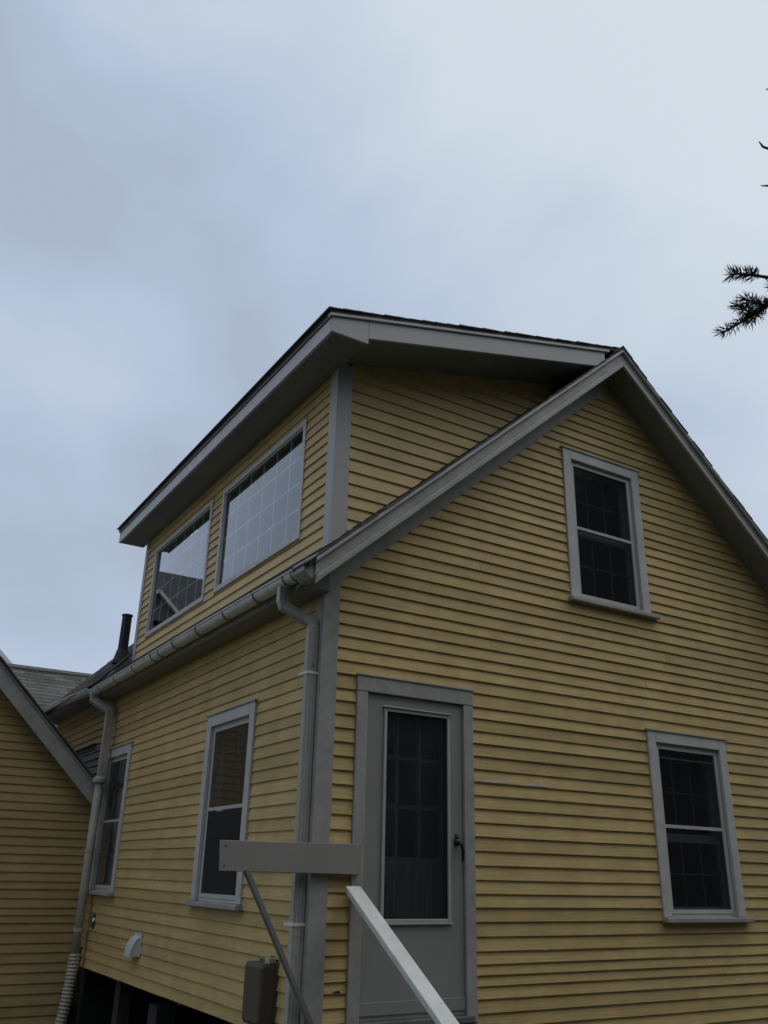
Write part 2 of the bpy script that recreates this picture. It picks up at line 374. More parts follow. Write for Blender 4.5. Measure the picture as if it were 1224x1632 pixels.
zc = [3.81+.106*k for k in range(9, 0, -1)] + [3.81, 3.704, 3.596, 3.49, 3.388, 3.275, 3.166, 3.062, 2.962, 2.86, 2.757]
side(PC, zc, lambda z: (max(XD+.118, (z-4.29)/.248+XD), (z+.12-2.50)/SL), [], cwl, M_YD, joints=0)

# scraped streak and chipped spots in the paint of single boards
def chip(pl, u0, u1, z0, h, m, parent, n=0.0222):
    k = max(4, int((u1-u0)/.05)); lo, hi = [], []
    for i in range(k+1):
        u = u0+(u1-u0)*i/k; f = math.sin(math.pi*min(1, max(0, i/k)))**.4
        lo.append((u, z0+.003+R(0, .002))); hi.append((u, z0+.004+h*f*R(.4, 1.1)))
    mb = MB(); pl.poly(mb, lo+hi[::-1], n-.004, n); mb.build('bare_patch', m, parent)
M_BAREP = mat('primer_grey', (0.68, 0.62, 0.53), 0.8, noise=0.3, noise_scale=30)
M_ROT = mat('rotten_edge', (0.05, 0.04, 0.03), 0.9, noise=0.4, noise_scale=40)
chip(PF, 1.31, 1.75, .939, .022, M_BAREP, gw); chip(PF, 1.83, 2.03, .939, .03, M_BAREP, gw)
chip(PF, .17, .24, -.41, .016, M_ROT, gw); chip(PF, 1.9, 1.97, -.20, .014, M_BAREP, gw)
for a in (1.55, 1.9, 2.6): chip(PS, a, a+R(.1, .25), .728-.0, .010, M_BAREP, ew, .0198)
# corner boards
mb = MB(); mb.box(-0.019, 0.112, -0.026, -0.002, -0.70, 2.30); mb.build('corner_board', M_TRIM, house, bevel=0.003)
mb = MB(); mb.box(-0.019, -0.002, -0.0015, 0.098, -0.70, 2.15); mb.build('corner_board', M_TRIM, house, bevel=0.003)
mb = MB(); mb.box(XD-.026, XD+.115, YD-.026, YD-.002, 2.50, 4.235); mb.build('corner_board', M_TRIMN, house, bevel=0.002)
mb = MB(); mb.box(XD-.026, XD-.002, YD-.0015, YD+.10, 2.45, 4.185); mb.build('corner_board', M_TRIMN, house, bevel=0.002)
mb = MB(); mb.box(XD-.026, XD-.002, YD2-.088, YD2+.01, 2.45, 4.185); mb.build('corner_board', M_TRIMN, house, bevel=0.002)
mb = MB(); mb.box(W-.108, W+.026, -0.026, -0.002, GZ, 2.28); mb.build('corner_board', M_TRIM, house, bevel=0.003)

# rake: frieze, soffit, fascia layers, both slopes
def rake_strip(name, y0, y1, c0, c1, x0, m, left=True, bevel=0.0, xr=RX):
    mb = MB(); pts = [(x0, c0+SL*x0), (xr, c0+SL*xr), (xr, c1+SL*xr), (x0, c1+SL*x0)]
    if not left: pts = [(W-a, b) for a, b in pts][::-1]
    mb.prism([(a, y0, b) for a, b in pts], (0, y1-y0, 0)); return mb.build(name, m, house, bevel=bevel)
for lf in (True, False):
    if lf: rake_strip('frieze_board', -0.034, -0.005, FRZ, 2.36, 0.001, M_TRIM, lf, 0.003, xr=RX+.06)
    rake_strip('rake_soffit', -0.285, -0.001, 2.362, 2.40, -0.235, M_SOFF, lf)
    rake_strip('rake_fascia', -0.300, -0.287, 2.385, 2.480, -0.24, M_TRIM, lf, 0.003)
    rake_strip('rake_moulding', -0.316, -0.2875, 2.324, 2.384, -0.23, M_TRIM, lf, 0.008)
    rake_strip('crown_moulding', -0.332, -0.2875, 2.482, 2.517, -0.25, M_TRIMN if lf else M_TRIM, lf, 0.006)
# eave return at the foot of the left rake
mb = MB(); mb.prism([(-0.325, -0.285, 2.27), (-0.205, -0.285, 2.36), (-0.205, -0.285, 2.155), (-0.265, -0.285, 2.155), (-0.320, -0.285, 2.205)], (0, 0.17, 0)); mb.build('eave_return', M_TRIM, house, bevel=0.006)
mb = MB(); mb.prism([(-0.235, -0.318, 2.175), (-0.12, -0.318, 2.275), (-0.12, -0.318, 2.225), (-0.235, -0.318, 2.115)], (0, 0.03, 0)); mb.build('rake_moulding', M_TRIM, house, bevel=0.008)

# main roof deck and shingle courses
def roof_deck(name, pts, th=0.03, m=M_ROOF):
    mb = MB(); mb.prism(pts, (0, 0, -th)); return mb.build(name, m, house)
DC = 2.522
rl = roof_deck('roof', [(-0.30, -0.318, DC-.30*SL), (RX, -0.318, DC+RX*SL), (RX, 5.22, DC+RX*SL), (-0.30, 5.22, DC-.30*SL)])
rr = roof_deck('roof', [(W+0.30, -0.318, DC-.30*SL), (W+.30, YE+.2, DC-.30*SL), (RX, YE+.2, DC+RX*SL), (RX, -0.318, DC+RX*SL)])
RE, RS = 2.315+0.33*1.03, 1.03                        # rear stretch of the roof sits a little higher
r3 = roof_deck('roof', [(-0.31, 5.225, RE-.31*RS-.03), (2.2, 5.225, RE+2.2*RS-.03), (2.2, YE+.05, RE+2.2*RS-.03), (-0.31, YE+.05, RE-.31*RS-.03)])
def courses(parent, P0, up, along, length, slope_len, exp, m, tabs=None, jag=0.006, th=0.009, start=0):
    """one shingle object per strip or tab. P0 = eave corner on the deck, up = unit vector up the slope, along = unit vector along the eave"""
    up, along = Vector(up).normalized(), Vector(along).normalized(); nrm = along.cross(up)
    if nrm.z < 0: nrm = -nrm
    k = start
    while k*exp < slope_len:
        s0 = k*exp - 0.012; s1 = min(s0+exp+0.05, slope_len)
        if s1-s0 < 0.03: break
        w = tabs or length; off = 0 if not tabs else (k % 2)*0.5*w + R(-.03, .03)
        a = -off
        while a < length-0.01:
            b = min(a+w, length); a0 = max(a, 0)
            if b-a0 > 0.02:
                ja = R(-jag, jag) if a0 == 0 else 0.0015; jb = R(-jag, jag) if b >= length-1e-6 else -0.0015
                dz = R(-.002, .002)
                q = [Vector(P0)+along*(x)+up*s+nrm*h for x, s, h in
                     ((a0+ja, s0+dz, 0.002), (b+jb, s0+dz, 0.002), (b+jb, s1, -.001), (a0+ja, s1, -.001),
                      (a0+ja, s0+dz, 0.002+th+R(0, .003)), (b+jb, s0+dz, 0.002+th+R(0, .003)), (b+jb, s1, 0.004), (a0+ja, s1, 0.004))]
                MB().add(q, [(0,3,2,1),(4,5,6,7),(0,1,5,4),(1,2,6,5),(2,3,7,6),(3,0,4,7)]).build('shingle', m, parent)
            a += w
        k += 1
hyp = math.hypot(1, SL)
courses(rl, (-0.318, -0.335, DC-.318*SL), (1, 0, SL), (0, 1, 0), 5.555, (RX+.318)*hyp, 0.14, M_SHIN)
courses(rr, (W+.318, -0.335, DC-.318*SL), (-1, 0, SL), (0, 1, 0), YE+.52, (RX+.318)*hyp, 0.14, M_SHIN)
h3 = math.hypot(1, RS)
courses(r3, (-0.33, 5.222, RE-.33*RS-.03), (1, 0, RS), (0, 1, 0), YE+.06-5.222, 2.5*h3, 0.135, M_SHIR, tabs=0.46)

mb = MB(); mb.prism([(-.32, 5.221, DC-.32*SL-.02), (2.2, 5.221, DC+2.2*SL-.02), (2.2, 5.221, RE+2.2*RS-.062), (-.32, 5.221, RE-.32*RS-.062)], (0, .0035, 0)); mb.build('roof_step', M_SHIN, house)
# dormer roof
DS = 0.248
def dz_(x, c): return c + DS*x
DXL = RX+0.03
dr = roof_deck('dormer_roof', [(-0.232, -0.312, dz_(-.232, 4.418)), (DXL, -0.312, dz_(DXL, 4.418)), (DXL, 5.46, dz_(DXL, 4.418)), (-0.232, 5.46, dz_(-.232, 4.418))], 0.028)
hd = math.hypot(1, DS)
courses(dr, (-0.245, -0.325, dz_(-.245, 4.420)), (1, 0, DS), (0, 1, 0), 5.80, (DXL+.245)*hd, 0.13, M_SHIN, jag=0.006, th=0.009)
def dstrip(name, y0, y1, c0, c1, x0, x1, m, bevel=0.003):
    mb = MB(); mb.prism([(a, y0, b) for a, b in ((x0, dz_(x0, c0)), (x1, dz_(x1, c0)), (x1, dz_(x1, c1)), (x0, dz_(x0, c1)))], (0, y1-y0, 0)); return mb.build(name, m, house, bevel=bevel)
xq = 2.78
dstrip('rake_fascia', -0.30, -0.272, 4.196, 4.358, XD+.002, xq, M_TRIMN)
dstrip('rake_moulding', -0.318, -0.272, 4.362, 4.388, -0.236, xq+.06, M_TRIMN, 0.004)
mb = MB(); mb.prism([(-0.2125, -0.30, 4.176), (XD, -0.30, 4.176), (XD, -0.30, dz_(XD, 4.358)), (-0.2125, -0.30, dz_(-.2125, 4.358))], (0, 0.028, 0)); mb.build('rake_return', M_TRIMN, house, bevel=0.002)
mb = MB(); mb.box(-0.2125, -0.186, -0.2715, 5.45, 4.176, dz_(-.20, 4.358)); mb.build('eave_fascia', M_CAS, house, bevel=0.003)
mb = MB(); mb.box(-0.226, -0.19, -0.2715, 5.45, dz_(-.20, 4.36), dz_(-.20, 4.387)); mb.build('drip_edge', M_CLAMP, house)
mb = MB(); mb.box(-0.185, XD-.004, -0.271, 5.45, 4.180, 4.195); mb.build('eave_soffit', M_SOFF, house)
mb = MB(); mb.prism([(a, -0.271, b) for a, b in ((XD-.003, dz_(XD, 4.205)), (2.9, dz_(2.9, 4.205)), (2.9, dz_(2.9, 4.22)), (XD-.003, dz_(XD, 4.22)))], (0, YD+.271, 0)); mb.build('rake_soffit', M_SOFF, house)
mb = MB(); mb.prism([(XD, YD2-.1, 2.5), (2.9, YD2-.1, 4.95), (2.9, YD2-.1, 4.9), (XD, YD2-.1, 4.24)], (0, 0.1, 0)); mb.build('cheek_wall', M_YD, house)

# ridge cap over both slopes
mb = MB(); zr = DC+RX*SL+.018
mb.prism([(RX-.12, -0.335, zr-.10), (RX, -0.335, zr+.004), (RX+.12, -0.335, zr-.10), (RX+.12, -0.335, zr-.086), (RX, -0.335, zr+.018), (RX-.12, -0.335, zr-.086)], (0, YE+.5, 0))
mb.build('ridge_cap', M_SHIN, house)

# eave: soffit and fascia behind the gutter
mb = MB(); mb.box(-0.214, -0.1995, -0.11, 5.35, 2.168, 2.31); mb.build('eave_fascia', M_TRIM, house)
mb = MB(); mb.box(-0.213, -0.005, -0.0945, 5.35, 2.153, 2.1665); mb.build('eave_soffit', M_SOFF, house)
mb = MB(); mb.box(-0.214, -0.1995, 5.352, YE, 2.262, 2.40); mb.build('eave_fascia', M_TRIM, house)
mb = MB(); mb.box(-0.213, -0.005, 5.352, YE, 2.245, 2.259); mb.build('eave_soffit', M_SOFF, house)
mb = MB(); mb.prism([(-0.216, -0.112, 2.151), (-0.0275, -0.112, 2.151), (-0.0275, -0.112, 2.46), (-0.216, -0.112, 2.30)], (0, 0.016, 0)); mb.build('eave_return', M_SOFF, house)
# gutter: half round trough with rolled lip
def trough(path, r=0.058, th=0.004):
    mb = MB(); rings = []
    for (x, y, z) in path:
        q = []
        for i in range(11): a = math.pi*(1+i/10); q.append(Vector((x+r*math.cos(a), y, z+r*math.sin(a))))
        for i in range(10, -1, -1): a = math.pi*(1+i/10); q.append(Vector((x+(r-th)*math.cos(a), y, z+(r-th)*math.sin(a))))
        rings.append(q)
    mb.loft(rings)
    mb.tube([(x-r-.002, y, z+.002) for x, y, z in path], 0.0075, 6)
    for x, y, z in (path[0], path[-1]):
        mb.prism([(x+r*math.cos(math.pi*(1+i/8)), y, z+r*math.sin(math.pi*(1+i/8))) for i in range(9)], (0, 0.004, 0))
    return mb
GX = -0.275
ga = trough([(GX, y, 2.24+0.006*math.sin(y*1.1)) for y in (-0.13, 0.3, 0.9, 1.6, 2.4, 3.2, 4.0, 4.8, 5.36)]).build('gutter', M_GUT, house, smooth=False)
gb = trough([(GX-.01, y, 2.262+(y-5.37)*0.045) for y in (5.37, 6.2, 7.2, 7.95)]).build('gutter', M_GUT, house)
def hanger(y, z, parent):
    pts = [(GX+.0605*math.cos(a), y, z+.0605*math.sin(a)) for a in [math.pi*(1-.08+1.16*i/9) for i in range(10)]]
    MB().tube(pts, 0.0, prof=(0.018, 0.004), up=(0, 1, 0)).build('hanger', M_CLAMP2, parent)
for y in (-0.10, 0.03, 0.55, 1.16, 1.78, 2.38, 2.80, 3.02, 3.64, 4.3, 4.95): hanger(y, 2.236, ga)
for y in (5.7, 6.5, 7.3): hanger(y, 2.275+(y-5.37)*.045, gb)
# downspout at the near corner: outlet, two elbows, ribbed square pipe
def downspout(path, w, h, ribs, straps):
    d = MB().tube(path, 0, prof=(w, h), up=(1, 0, 0)).build('downspout', M_PIPE, house, bevel=0.004); return d
px, py = -0.0595, 0.048
d1 = MB().tube([(GX, 0.13, 2.19), (GX, 0.13, 2.085), (GX+.012, 0.124, 2.05), (px-.012, py+.010, 1.945), (px, py, 1.905), (px, py, GZ+.1)], 0, prof=(0.078, 0.054), up=(0, 1, 0)).build('downspout', M_PIPE, house, bevel=0.005)
for dx in (-.022, .0, .022): MB().box(px+dx-.005, px+dx+.005, py-.0315, py-.0268, GZ+.1, 1.86).build('rib', M_PIPE, d1)
MB().box(px-.043, px-.0385, py-.025, py+.025, GZ+.1, 1.87).build('rib', M_PIPE, d1, bevel=0.001)
for zz in (1.578, -0.02):
    MB().box(px-.044, px+.05, py-.034, py-.0318, zz-.008, zz+.012).box(px-.0465, px-.0438, py-.034, py+.10, zz-.008, zz+.012).build('strap', M_GUT, d1)
MB().box(px-.004, px+.006, py-.0375, py-.0335, 1.62, 1.645).build('screw', M_CLAMP, d1)
# far downspout with collar, round pipe and corrugated hose
qx, qy = -0.108, 5.10
d2 = MB().tube([(GX, 5.28, 2.22), (GX, 5.28, 2.12), (qx, qy+.02, 1.99), (qx, qy, 1.93), (qx, qy, 1.19)], 0, prof=(0.095, 0.065), up=(0, 1, 0)).build('downspout', M_PIPE2, house, bevel=0.006)
MB().tube([(qx-.012, qy, 1.245), (qx-.012, qy, 1.225), (qx-.012, qy, 1.185), (qx-.012, qy, 1.165)], [.052, .082, .082, .052], 14).build('collar', M_PIPE2, d2, smooth=False)
MB().tube([(qx-.012, qy, 1.17), (qx-.015, qy, 0.2), (qx-.02, qy, -0.60)], .047, 14).build('drain_pipe', M_PIPE2, d2, smooth=True)
for zz in (.46, -.33): MB().tube([(qx-.016, qy, zz-.018), (qx-.016, qy, zz+.018)], .053, 14).box(qx-.01, -0.005, qy-.012, qy+.012, zz-.01, zz+.01).build('strap', M_PIPE2, d2)
pts = []; rr_ = []
for i in range(41):
    tt = i/40; pts.append((qx-.02-.06*tt*tt, qy-.02*tt, -.56-.70*tt)); rr_.append(.062 if i % 2 else .052)
MB().tube(pts, rr_, 14).build('corrugated_hose', M_PIPE2, d2)
# vent stack through the rear roof
MB().tube([(.14, 5.88, 2.6), (.14, 5.88, 3.36)], [.066, .062], 16).tube([(.14, 5.88, 3.352), (.14, 5.88, 3.372)], .071, 16).build('vent_stack', M_VENTP, house, smooth=False)
MB().tube([(.14, 5.88, 2.72), (.14, 5.88, 2.90)], [.12, .073], 16).build('stack_flashing', M_VENTP, house)

# ------------------------------------------------------------------ windows
def frame4(pl, mb, u0, u1, z0, z1, w, n0, n1, wt=None, wb=None):
    wt = w if wt is None else wt; wb = w if wb is None else wb
    pl.box(mb, u0, u0+w, z0, z1, n0, n1); pl.box(mb, u1-w, u1, z0, z1, n0, n1)
    if wt: pl.box(mb, u0+w, u1-w, z1-wt, z1, n0, n1)
    if wb: pl.box(mb, u0+w, u1-w, z0, z0+wb, n0, n1)
    return mb
def double_hung(pl, w, sill, cas=0.095, bar=None, inner=None, lites=(3, 2), curtain=False, casm=M_CAS, screen=False):
    """casing > sill, jamb, storm frame, meeting rail, glass, inner sash and muntins"""
    u0, u1, z0, z1 = w
    mb = MB(); frame4(pl, mb, u0, u1, z0, z1, cas, 0.002, 0.034, cas, 0.0)
    win = mb.build('window', casm, house, bevel=0.004)
    mb = MB(); pl.poly(mb, [(sill[0], z0-.042), (sill[1], z0-.042), (sill[1], z0-.004), (sill[0], z0-.004)], -0.09, 0.075); mb.build('sill', M_TRIM, win, bevel=0.006)
    mb = MB(); pl.poly(mb, [(u0-.02, z1+.001), (u1+.02, z1+.001), (u1+.02, z1+.012), (u0-.02, z1+.012)], 0.0, 0.045); mb.build('drip_cap', M_TRIM, win)
    a, b = u0+cas, u1-cas; c, d = z0, z1-cas
    mb = MB(); frame4(pl, mb, a-.002, b+.002, c-.002, d+.002, 0.022, -0.10, 0.001); mb.build('jamb', M_SASH, win)
    a += .0225; b -= .0225; c += .0225; d -= .0225
    mid = (c+d)/2 + 0.01
    mb = MB(); frame4(pl, mb, a, b, c, d, 0.028, -0.016, 0.006, 0.028, 0.032); mb.build('storm_frame', M_SASH, win, bevel=0.002)
    mb = MB(); pl.box(mb, a+.0285, b-.0285, mid-.018, mid+.010, -0.018, 0.004); mb.build('meeting_rail', M_SASH, win, bevel=0.002)
    for (p, q) in ((c+.0325, mid-.0185), (mid+.0105, d-.0285)):
        mb = MB(); pl.box(mb, a+.029, b-.029, p, q, -0.008, -0.004); mb.build('pane', M_GLASS, win)
    if screen:
        mb = MB(); pl.box(mb, a+.030, b-.030, c+.034, mid-.019, -0.0005, 0.0015); mb.build('insect_screen', M_SCREEN, win)
    # inner sashes, further back
    lo = c; im = mid - (inner or 0.02)
    for (p, q, off, up) in ((lo, im, -0.050, 0), (im-.02, d, -0.078, 1)):
        mb = MB(); frame4(pl, mb, a, b, p, q, 0.042, off-.026, off, 0.038, 0.05); s = mb.build('sash', M_SASH, win)
        for k in range(1, lites[0]):
            uu = a+.042+(b-a-.084)*k/lites[0]
            mb = MB(); pl.box(mb, uu-.008, uu+.008, p+.05, q-.038, off-.022, off-.006); mb.build('muntin', M_INMUN, win)
        for k in range(1, lites[1]):
            zz = p+.05+(q-p-.088)*k/lites[1]
            mb = MB(); pl.box(mb, a+.042, b-.042, zz-.008, zz+.008, off-.024, off-.004); mb.build('muntin', M_INMUN, win)
    if bar is not None:
        mb = MB(); pl.box(mb, a+.0285, b-.0285, bar-.007, bar+.007, -0.02, -0.009); mb.build('rail', M_SASH, win)
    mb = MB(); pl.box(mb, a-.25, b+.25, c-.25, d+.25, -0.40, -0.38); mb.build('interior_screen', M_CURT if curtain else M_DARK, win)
    return win
double_hung(PF, WA, (2.375, 3.47))
double_hung(PF, WB, (3.185, 4.255), bar=1.285, inner=0.085)
double_hung(PS, WC, (1.02, 2.10), inner=0.03, curtain=False, screen=True)
double_hung(PS, WD, (4.30, 5.33), inner=0.02, curtain=True)

def picture_window(w):
    pl = PD; u0, u1, z0, z1 = w
    mb = MB(); frame4(pl, mb, u0, u1, z0, z1, 0.052, 0.002, 0.027, 0.052, 0.052); win = mb.build('window', M_CAS, house, bevel=0.003)
    a, b, c, d = u0+.0525, u1-.0525, z0+.0525, z1-.0525
    mb = MB(); frame4(pl, mb, a, b, c, d, 0.012, -0.05, 0.012); mb.build('sash', M_CAS, win, bevel=0.002)
    a += .0125; b -= .0125; c += .0125; d -= .0125
    mb = MB(); pl.box(mb, a, b, c, d, -0.010, -0.006); mb.build('pane', M_GLASD, win)
    for k in range(1, 6):
        uu = a+(b-a)*k/6; mb = MB(); pl.box(mb, uu-.009, uu+.009, c, d, -0.022, -0.013); mb.build('muntin', M_GRILL, win)
    for k in range(1, 4):
        zz = c+(d-c)*k/4; mb = MB(); pl.box(mb, a, b, zz-.009, zz+.009, -0.021, -0.012); mb.build('muntin', M_GRILL, win)
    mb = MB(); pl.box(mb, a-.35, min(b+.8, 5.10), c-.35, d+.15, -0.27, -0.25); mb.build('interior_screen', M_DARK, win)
picture_window(D1); picture_window(D2)

# ------------------------------------------------------------------ storm door
def storm_door():
    pl = PF; u0, u1, z0, z1 = DR; P = 0.004
    mb = MB(); cas = 0.088
    pl.box(mb, u0, u0+cas, -0.62, z1-.112, 0.002, 0.034); pl.box(mb, u1-cas, u1, -0.62, z1-.112, 0.002, 0.034)
    pl.box(mb, u0, u1, z1-.110, z1, 0.002, 0.037)
    dc = mb.build('door_casing', M_TRIM, house, bevel=0.004)
    mb = MB(); pl.box(mb, u0-.01, u1+.01, z1+.001, z1+.012, 0, 0.046); mb.build('drip_cap', M_TRIM, dc)
    a, b, c, d = u0+cas+.004, u1-cas-.004, -0.575, z1-.116
    g = (0.540, 1.068, 0.012, 1.372)                     # glazed opening
    mb = MB()
    pl.box(mb, a, g[0]-.02, c, d, -0.024, 0.010); pl.box(mb, g[1]+.02, b, c, d, -0.024, 0.010)
    pl.box(mb, g[0]-.02, g[1]+.02, g[3]+.02, d, -0.024, 0.010); pl.box(mb, g[0]-.02, g[1]+.02, c, g[2]-.02, -0.024, 0.010)
    door = mb.build('storm_door', M_DOOR, house)
    mb = MB(); frame4(pl, mb, g[0]-.024, g[1]+.024, g[2]-.026, g[3]+.026, 0.024, 0.0105, 0.024, 0.026, 0.026); pl.box(mb, g[0]-.036, g[1]+.036, g[3]+.0265, g[3]+.036, 0.0105, 0.036); pl.box(mb, g[0]-.036, g[1]+.036, g[2]-.034, g[2]-.0265, 0.0105, 0.030); mb.build('glass_stop', M_TRIMN, door, bevel=0.004)
    mb = MB(); pl.box(mb, g[0], g[1], g[2], g[3], 0.0, 0.004); mb.build('pane', M_GLASO, door)
    mb = MB(); pl.box(mb, a, b, c+.03, c+.105, 0.0105, 0.017); mb.build('kick_plate', M_DOOR, door, bevel=0.002)
    # lever handle
    hx, hz = 1.150, 0.465
    mb = MB(); mb.tube([PF.p(hx, hz+.045, .011), PF.p(hx, hz+.045, .016), PF.p(hx, hz+.045, .030)], [.026, .026, .018], 12)
    mb.tube([PF.p(hx, hz+.04, .028), PF.p(hx, hz+.042, .050), PF.p(hx+.012, hz+.03, .058), PF.p(hx+.022, hz-.02, .060), PF.p(hx+.02, hz-.085, .056)], [.013, .014, .014, .012, .009], 8)
    mb.box(hx-.012, hx+.012, -.022, -.011, hz+.05, hz+.10)
    mb.build('handle', M_BLACK, door, smooth=True)
    mb = MB(); pl.box(mb, u0+.03, u1-.03, -0.622, -0.5785, -0.10, 0.05); mb.build('threshold', M_DECK, house, bevel=0.006)
    # inner wooden door with nine lights
    di = MB(); ia, ib, iz = a+.02, b-.02, c+.02
    y0, y1 = -0.115, -0.075
    la, lb, lc, ld = 0.50, 1.08, 0.40, 1.40
    pl.box(di, ia, la, iz, d, y0, y1); pl.box(di, lb, ib, iz, d, y0, y1); pl.box(di, la, lb, ld, d, y0, y1); pl.box(di, la, lb, iz, lc, y0, y1)
    inner = di.build('inner_door', M_CURT, house)
    for k in (1, 2):
        uu = la+(lb-la)*k/3; mb = MB(); pl.box(mb, uu-.014, uu+.014, lc, ld, y0+.005, y1-.003); mb.build('muntin', M_INMUN, inner)
        zz = lc+(ld-lc)*k/3; mb = MB(); pl.box(mb, la, lb, zz-.014, zz+.014, y0+.004, y1-.002); mb.build('muntin', M_INMUN, inner)
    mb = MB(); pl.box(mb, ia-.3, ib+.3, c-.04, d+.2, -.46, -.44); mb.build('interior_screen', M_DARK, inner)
storm_door()

# crawl space under the eave wall
mb = MB(); mb.box(0.02, 0.09, 0.15, YE, -0.695, -0.672); mb.build('sill_beam', M_POST, house)
mb = MB(); mb.box(1.6, 1.7, 0.2, YE-.2, GZ, -0.68); mb.build('crawl_dark_panel', M_DARK, house)  # added dark panel, keeps the crawl space black
mb = MB(); mb.box(0.03, 1.59, 5.15, 5.3, GZ, -0.70); mb.build('crawl_dark_panel', M_DARK, house)  # second added dark panel, hides the yellow wall beyond the void
mb = MB(); mb.box(0.0, W, 0.15, YE-.15, -0.668, -0.64); mb.build('floor_deck', M_DARK, house)
mb = MB(); mb.box(0.10, 0.22, 4.10, 4.26, GZ-.05, -0.696); mb.build('foundation_post', M_POST, house)
mb = MB(); mb.box(0.32, 0.52, 3.62, 3.86, GZ-.05, -0.90); mb.build('foundation_pier', M_STONE, house, bevel=0.01)
mb = MB()
yy = 1.7
while yy < 4.0:                                         # torn paper and splintered strip hanging under the boards
    dd = R(.03, .13); zz = R(.006, .032); mb.prism([(0.004, yy, -0.69), (0.004, yy+dd, -0.69), (0.002, yy+dd*R(.5, .9), -0.69-zz), (0.0, yy+dd*R(.1, .4), -0.69-zz*R(.4, 1))], (0.012, 0, 0)); yy += dd*R(.8, 1.4)
mb.build('torn_sheathing', M_POST, house)

# ------------------------------------------------------------------ fittings on the eave wall
t = thing('dryer_vent', 'white plastic dryer vent hood low on the yellow side wall', 'vent')
y0, y1, zt, zb, dp = 3.27, 3.46, -0.285, -0.452, 0.105
prof = [(0.0, zt)] + [(-dp*math.sin(i/8*math.pi/2), zb+(zt-zb)*math.cos(i/8*math.pi/2)) for i in range(1, 9)]
mb = MB(); inn = [(x*.93+.001*0, zb+(z-zb)*.94) for x, z in prof]
mb.loft([[Vector((a, y0, b)) for a, b in prof]+[Vector((a, y0, b)) for a, b in inn[::-1]], [Vector((a, y1, b)) for a, b in prof]+[Vector((a, y1, b)) for a, b in inn[::-1]]])
mb.build('hood', M_HOOD, t)
for yy in (y0+.004, y1-.008): MB().prism([(a, yy, b) for a, b in inn]+[(0, yy, zb)], (0, .004, 0)).build('side_plate', M_HOOD, t)
MB().box(-.021, -.017, y0-.02, y1+.02, zb-.0, zt+.025).build('flange', M_HOOD, t, bevel=0.002)
t = thing('round_vent', 'small round chrome vent cap near the far downspout', 'vent')
rings = []
for i in range(7):
    a = i/6*math.pi/2; rings.append([Vector((-.022-.035*math.sin(a), 4.95+.07*math.cos(a)*math.cos(q), -.24+.058*math.cos(a)*math.sin(q))) for q in [k*math.pi/8 for k in range(16)]])
MB().loft(rings).build('dome', M_CHROME, t, smooth=True)
MB().tube([(-.021, 4.95, -.24), (-.016, 4.95, -.24)], .078, 18).build('flange', M_CHROME, t)
t = thing('utility_box', 'dark grey rounded utility box low on the wall beside the downspout', 'utility box')
mb = MB(); bx0, by0, by1, bz0, bz1 = -.137, .382, .65, -.625, -.272
q = []
def rc(cx, cy, a0, r=.03): return [(cx+r*math.cos(a0+k*math.pi/8), cy+r*math.sin(a0+k*math.pi/8)) for k in range(5)]
outl = [(-.018, by0)] + [(-.018, by1)] + rc(bx0+.03, by1-.03, math.pi/2) + rc(bx0+.03, by0+.03, math.pi)
mb.loft([[Vector((x+.012*(1-s_), .5+(y-.5)*(1-.03*(1-s_)), z)) for x, y in outl] for z, s_ in ((bz0, 0), (bz0+.02, 1), (bz1-.02, 1), (bz1, 0))])
mb.build('cover', M_BOXF, t, smooth=False)
MB().box(-.0185, -.016, by0-.015, by1+.015, bz0-.015, bz1+.012).build('back_plate', M_BOXF, t)
MB().box(-.07, -.018, .40, .47, bz1+.001, bz1+.032).tube([(-.045, .435, bz1+.03), (-.045, .435, bz1+.05)], .02, 10).build('conduit_fitting', M_PIPE, t, bevel=0.004)

# ------------------------------------------------------------------ guard board with brace, across the corner
t = thing('guard_board', 'flat grey board fixed across the house corner, propped by a thin diagonal brace', 'board')
mb = MB(); mb.prism([(-.662, -.072, .458), (.331, -.072, .468), (.329, -.072, .281), (-.650, -.072, .284)], (0, .034, 0)); mb.build('board', M_GBRD, t, bevel=0.003)
MB().tube([(-.485, -.055, .300), (.085, -.055, -.68)], 0, prof=(0.03, 0.044), up=(0, 1, 0)).build('brace', M_BRACE, t, bevel=0.003)
for zz in (.315, .43): MB().tube([(-.632, -.0725, zz), (-.632, -.076, zz)], .006, 8).build('nail', M_CLAMP, t)

# ------------------------------------------------------------------ entry steps with handrail
st = thing('entry_steps', 'weathered wooden entry steps with a worn white handrail below the storm door', 'steps')
DKZ = -0.625
for k in range(6): MB().box(0.16, 1.44, -.062-.15*(k+1)+.008, -.062-.15*k, DKZ-.035, DKZ+R(-.002, .002)).build('deck_board', M_DECK, st, bevel=0.004)
mb = MB(); mb.box(.18, .22, -.95, -.07, DKZ-.18, DKZ-.037); mb.build('joist', M_DECK, st)
mb = MB(); mb.box(1.38, 1.42, -.95, -.07, DKZ-.18, DKZ-.037); mb.build('joist', M_DECK, st)
for k in range(4):
    zz = DKZ-.18*(k+1)
    if zz > GZ: MB().box(0.18, 1.42, -.965-.27*(k+1), -.965-.27*k+.02, zz-.035, zz).build('tread', M_DECK, st, bevel=0.004)
for xx in (.2, 1.36): MB().prism([(xx, -.96, DKZ-.05), (xx, -.96, DKZ-.35), (xx, -1.95, GZ), (xx, -2.1, GZ), (xx, -2.1, GZ+.1)], (.04, 0, 0)).build('stringer', M_DECK, st)
HS = 0.60
def hz_(y): return .208 - HS*(-.07 - y)*1.0
ra, rb = -.062, -2.05
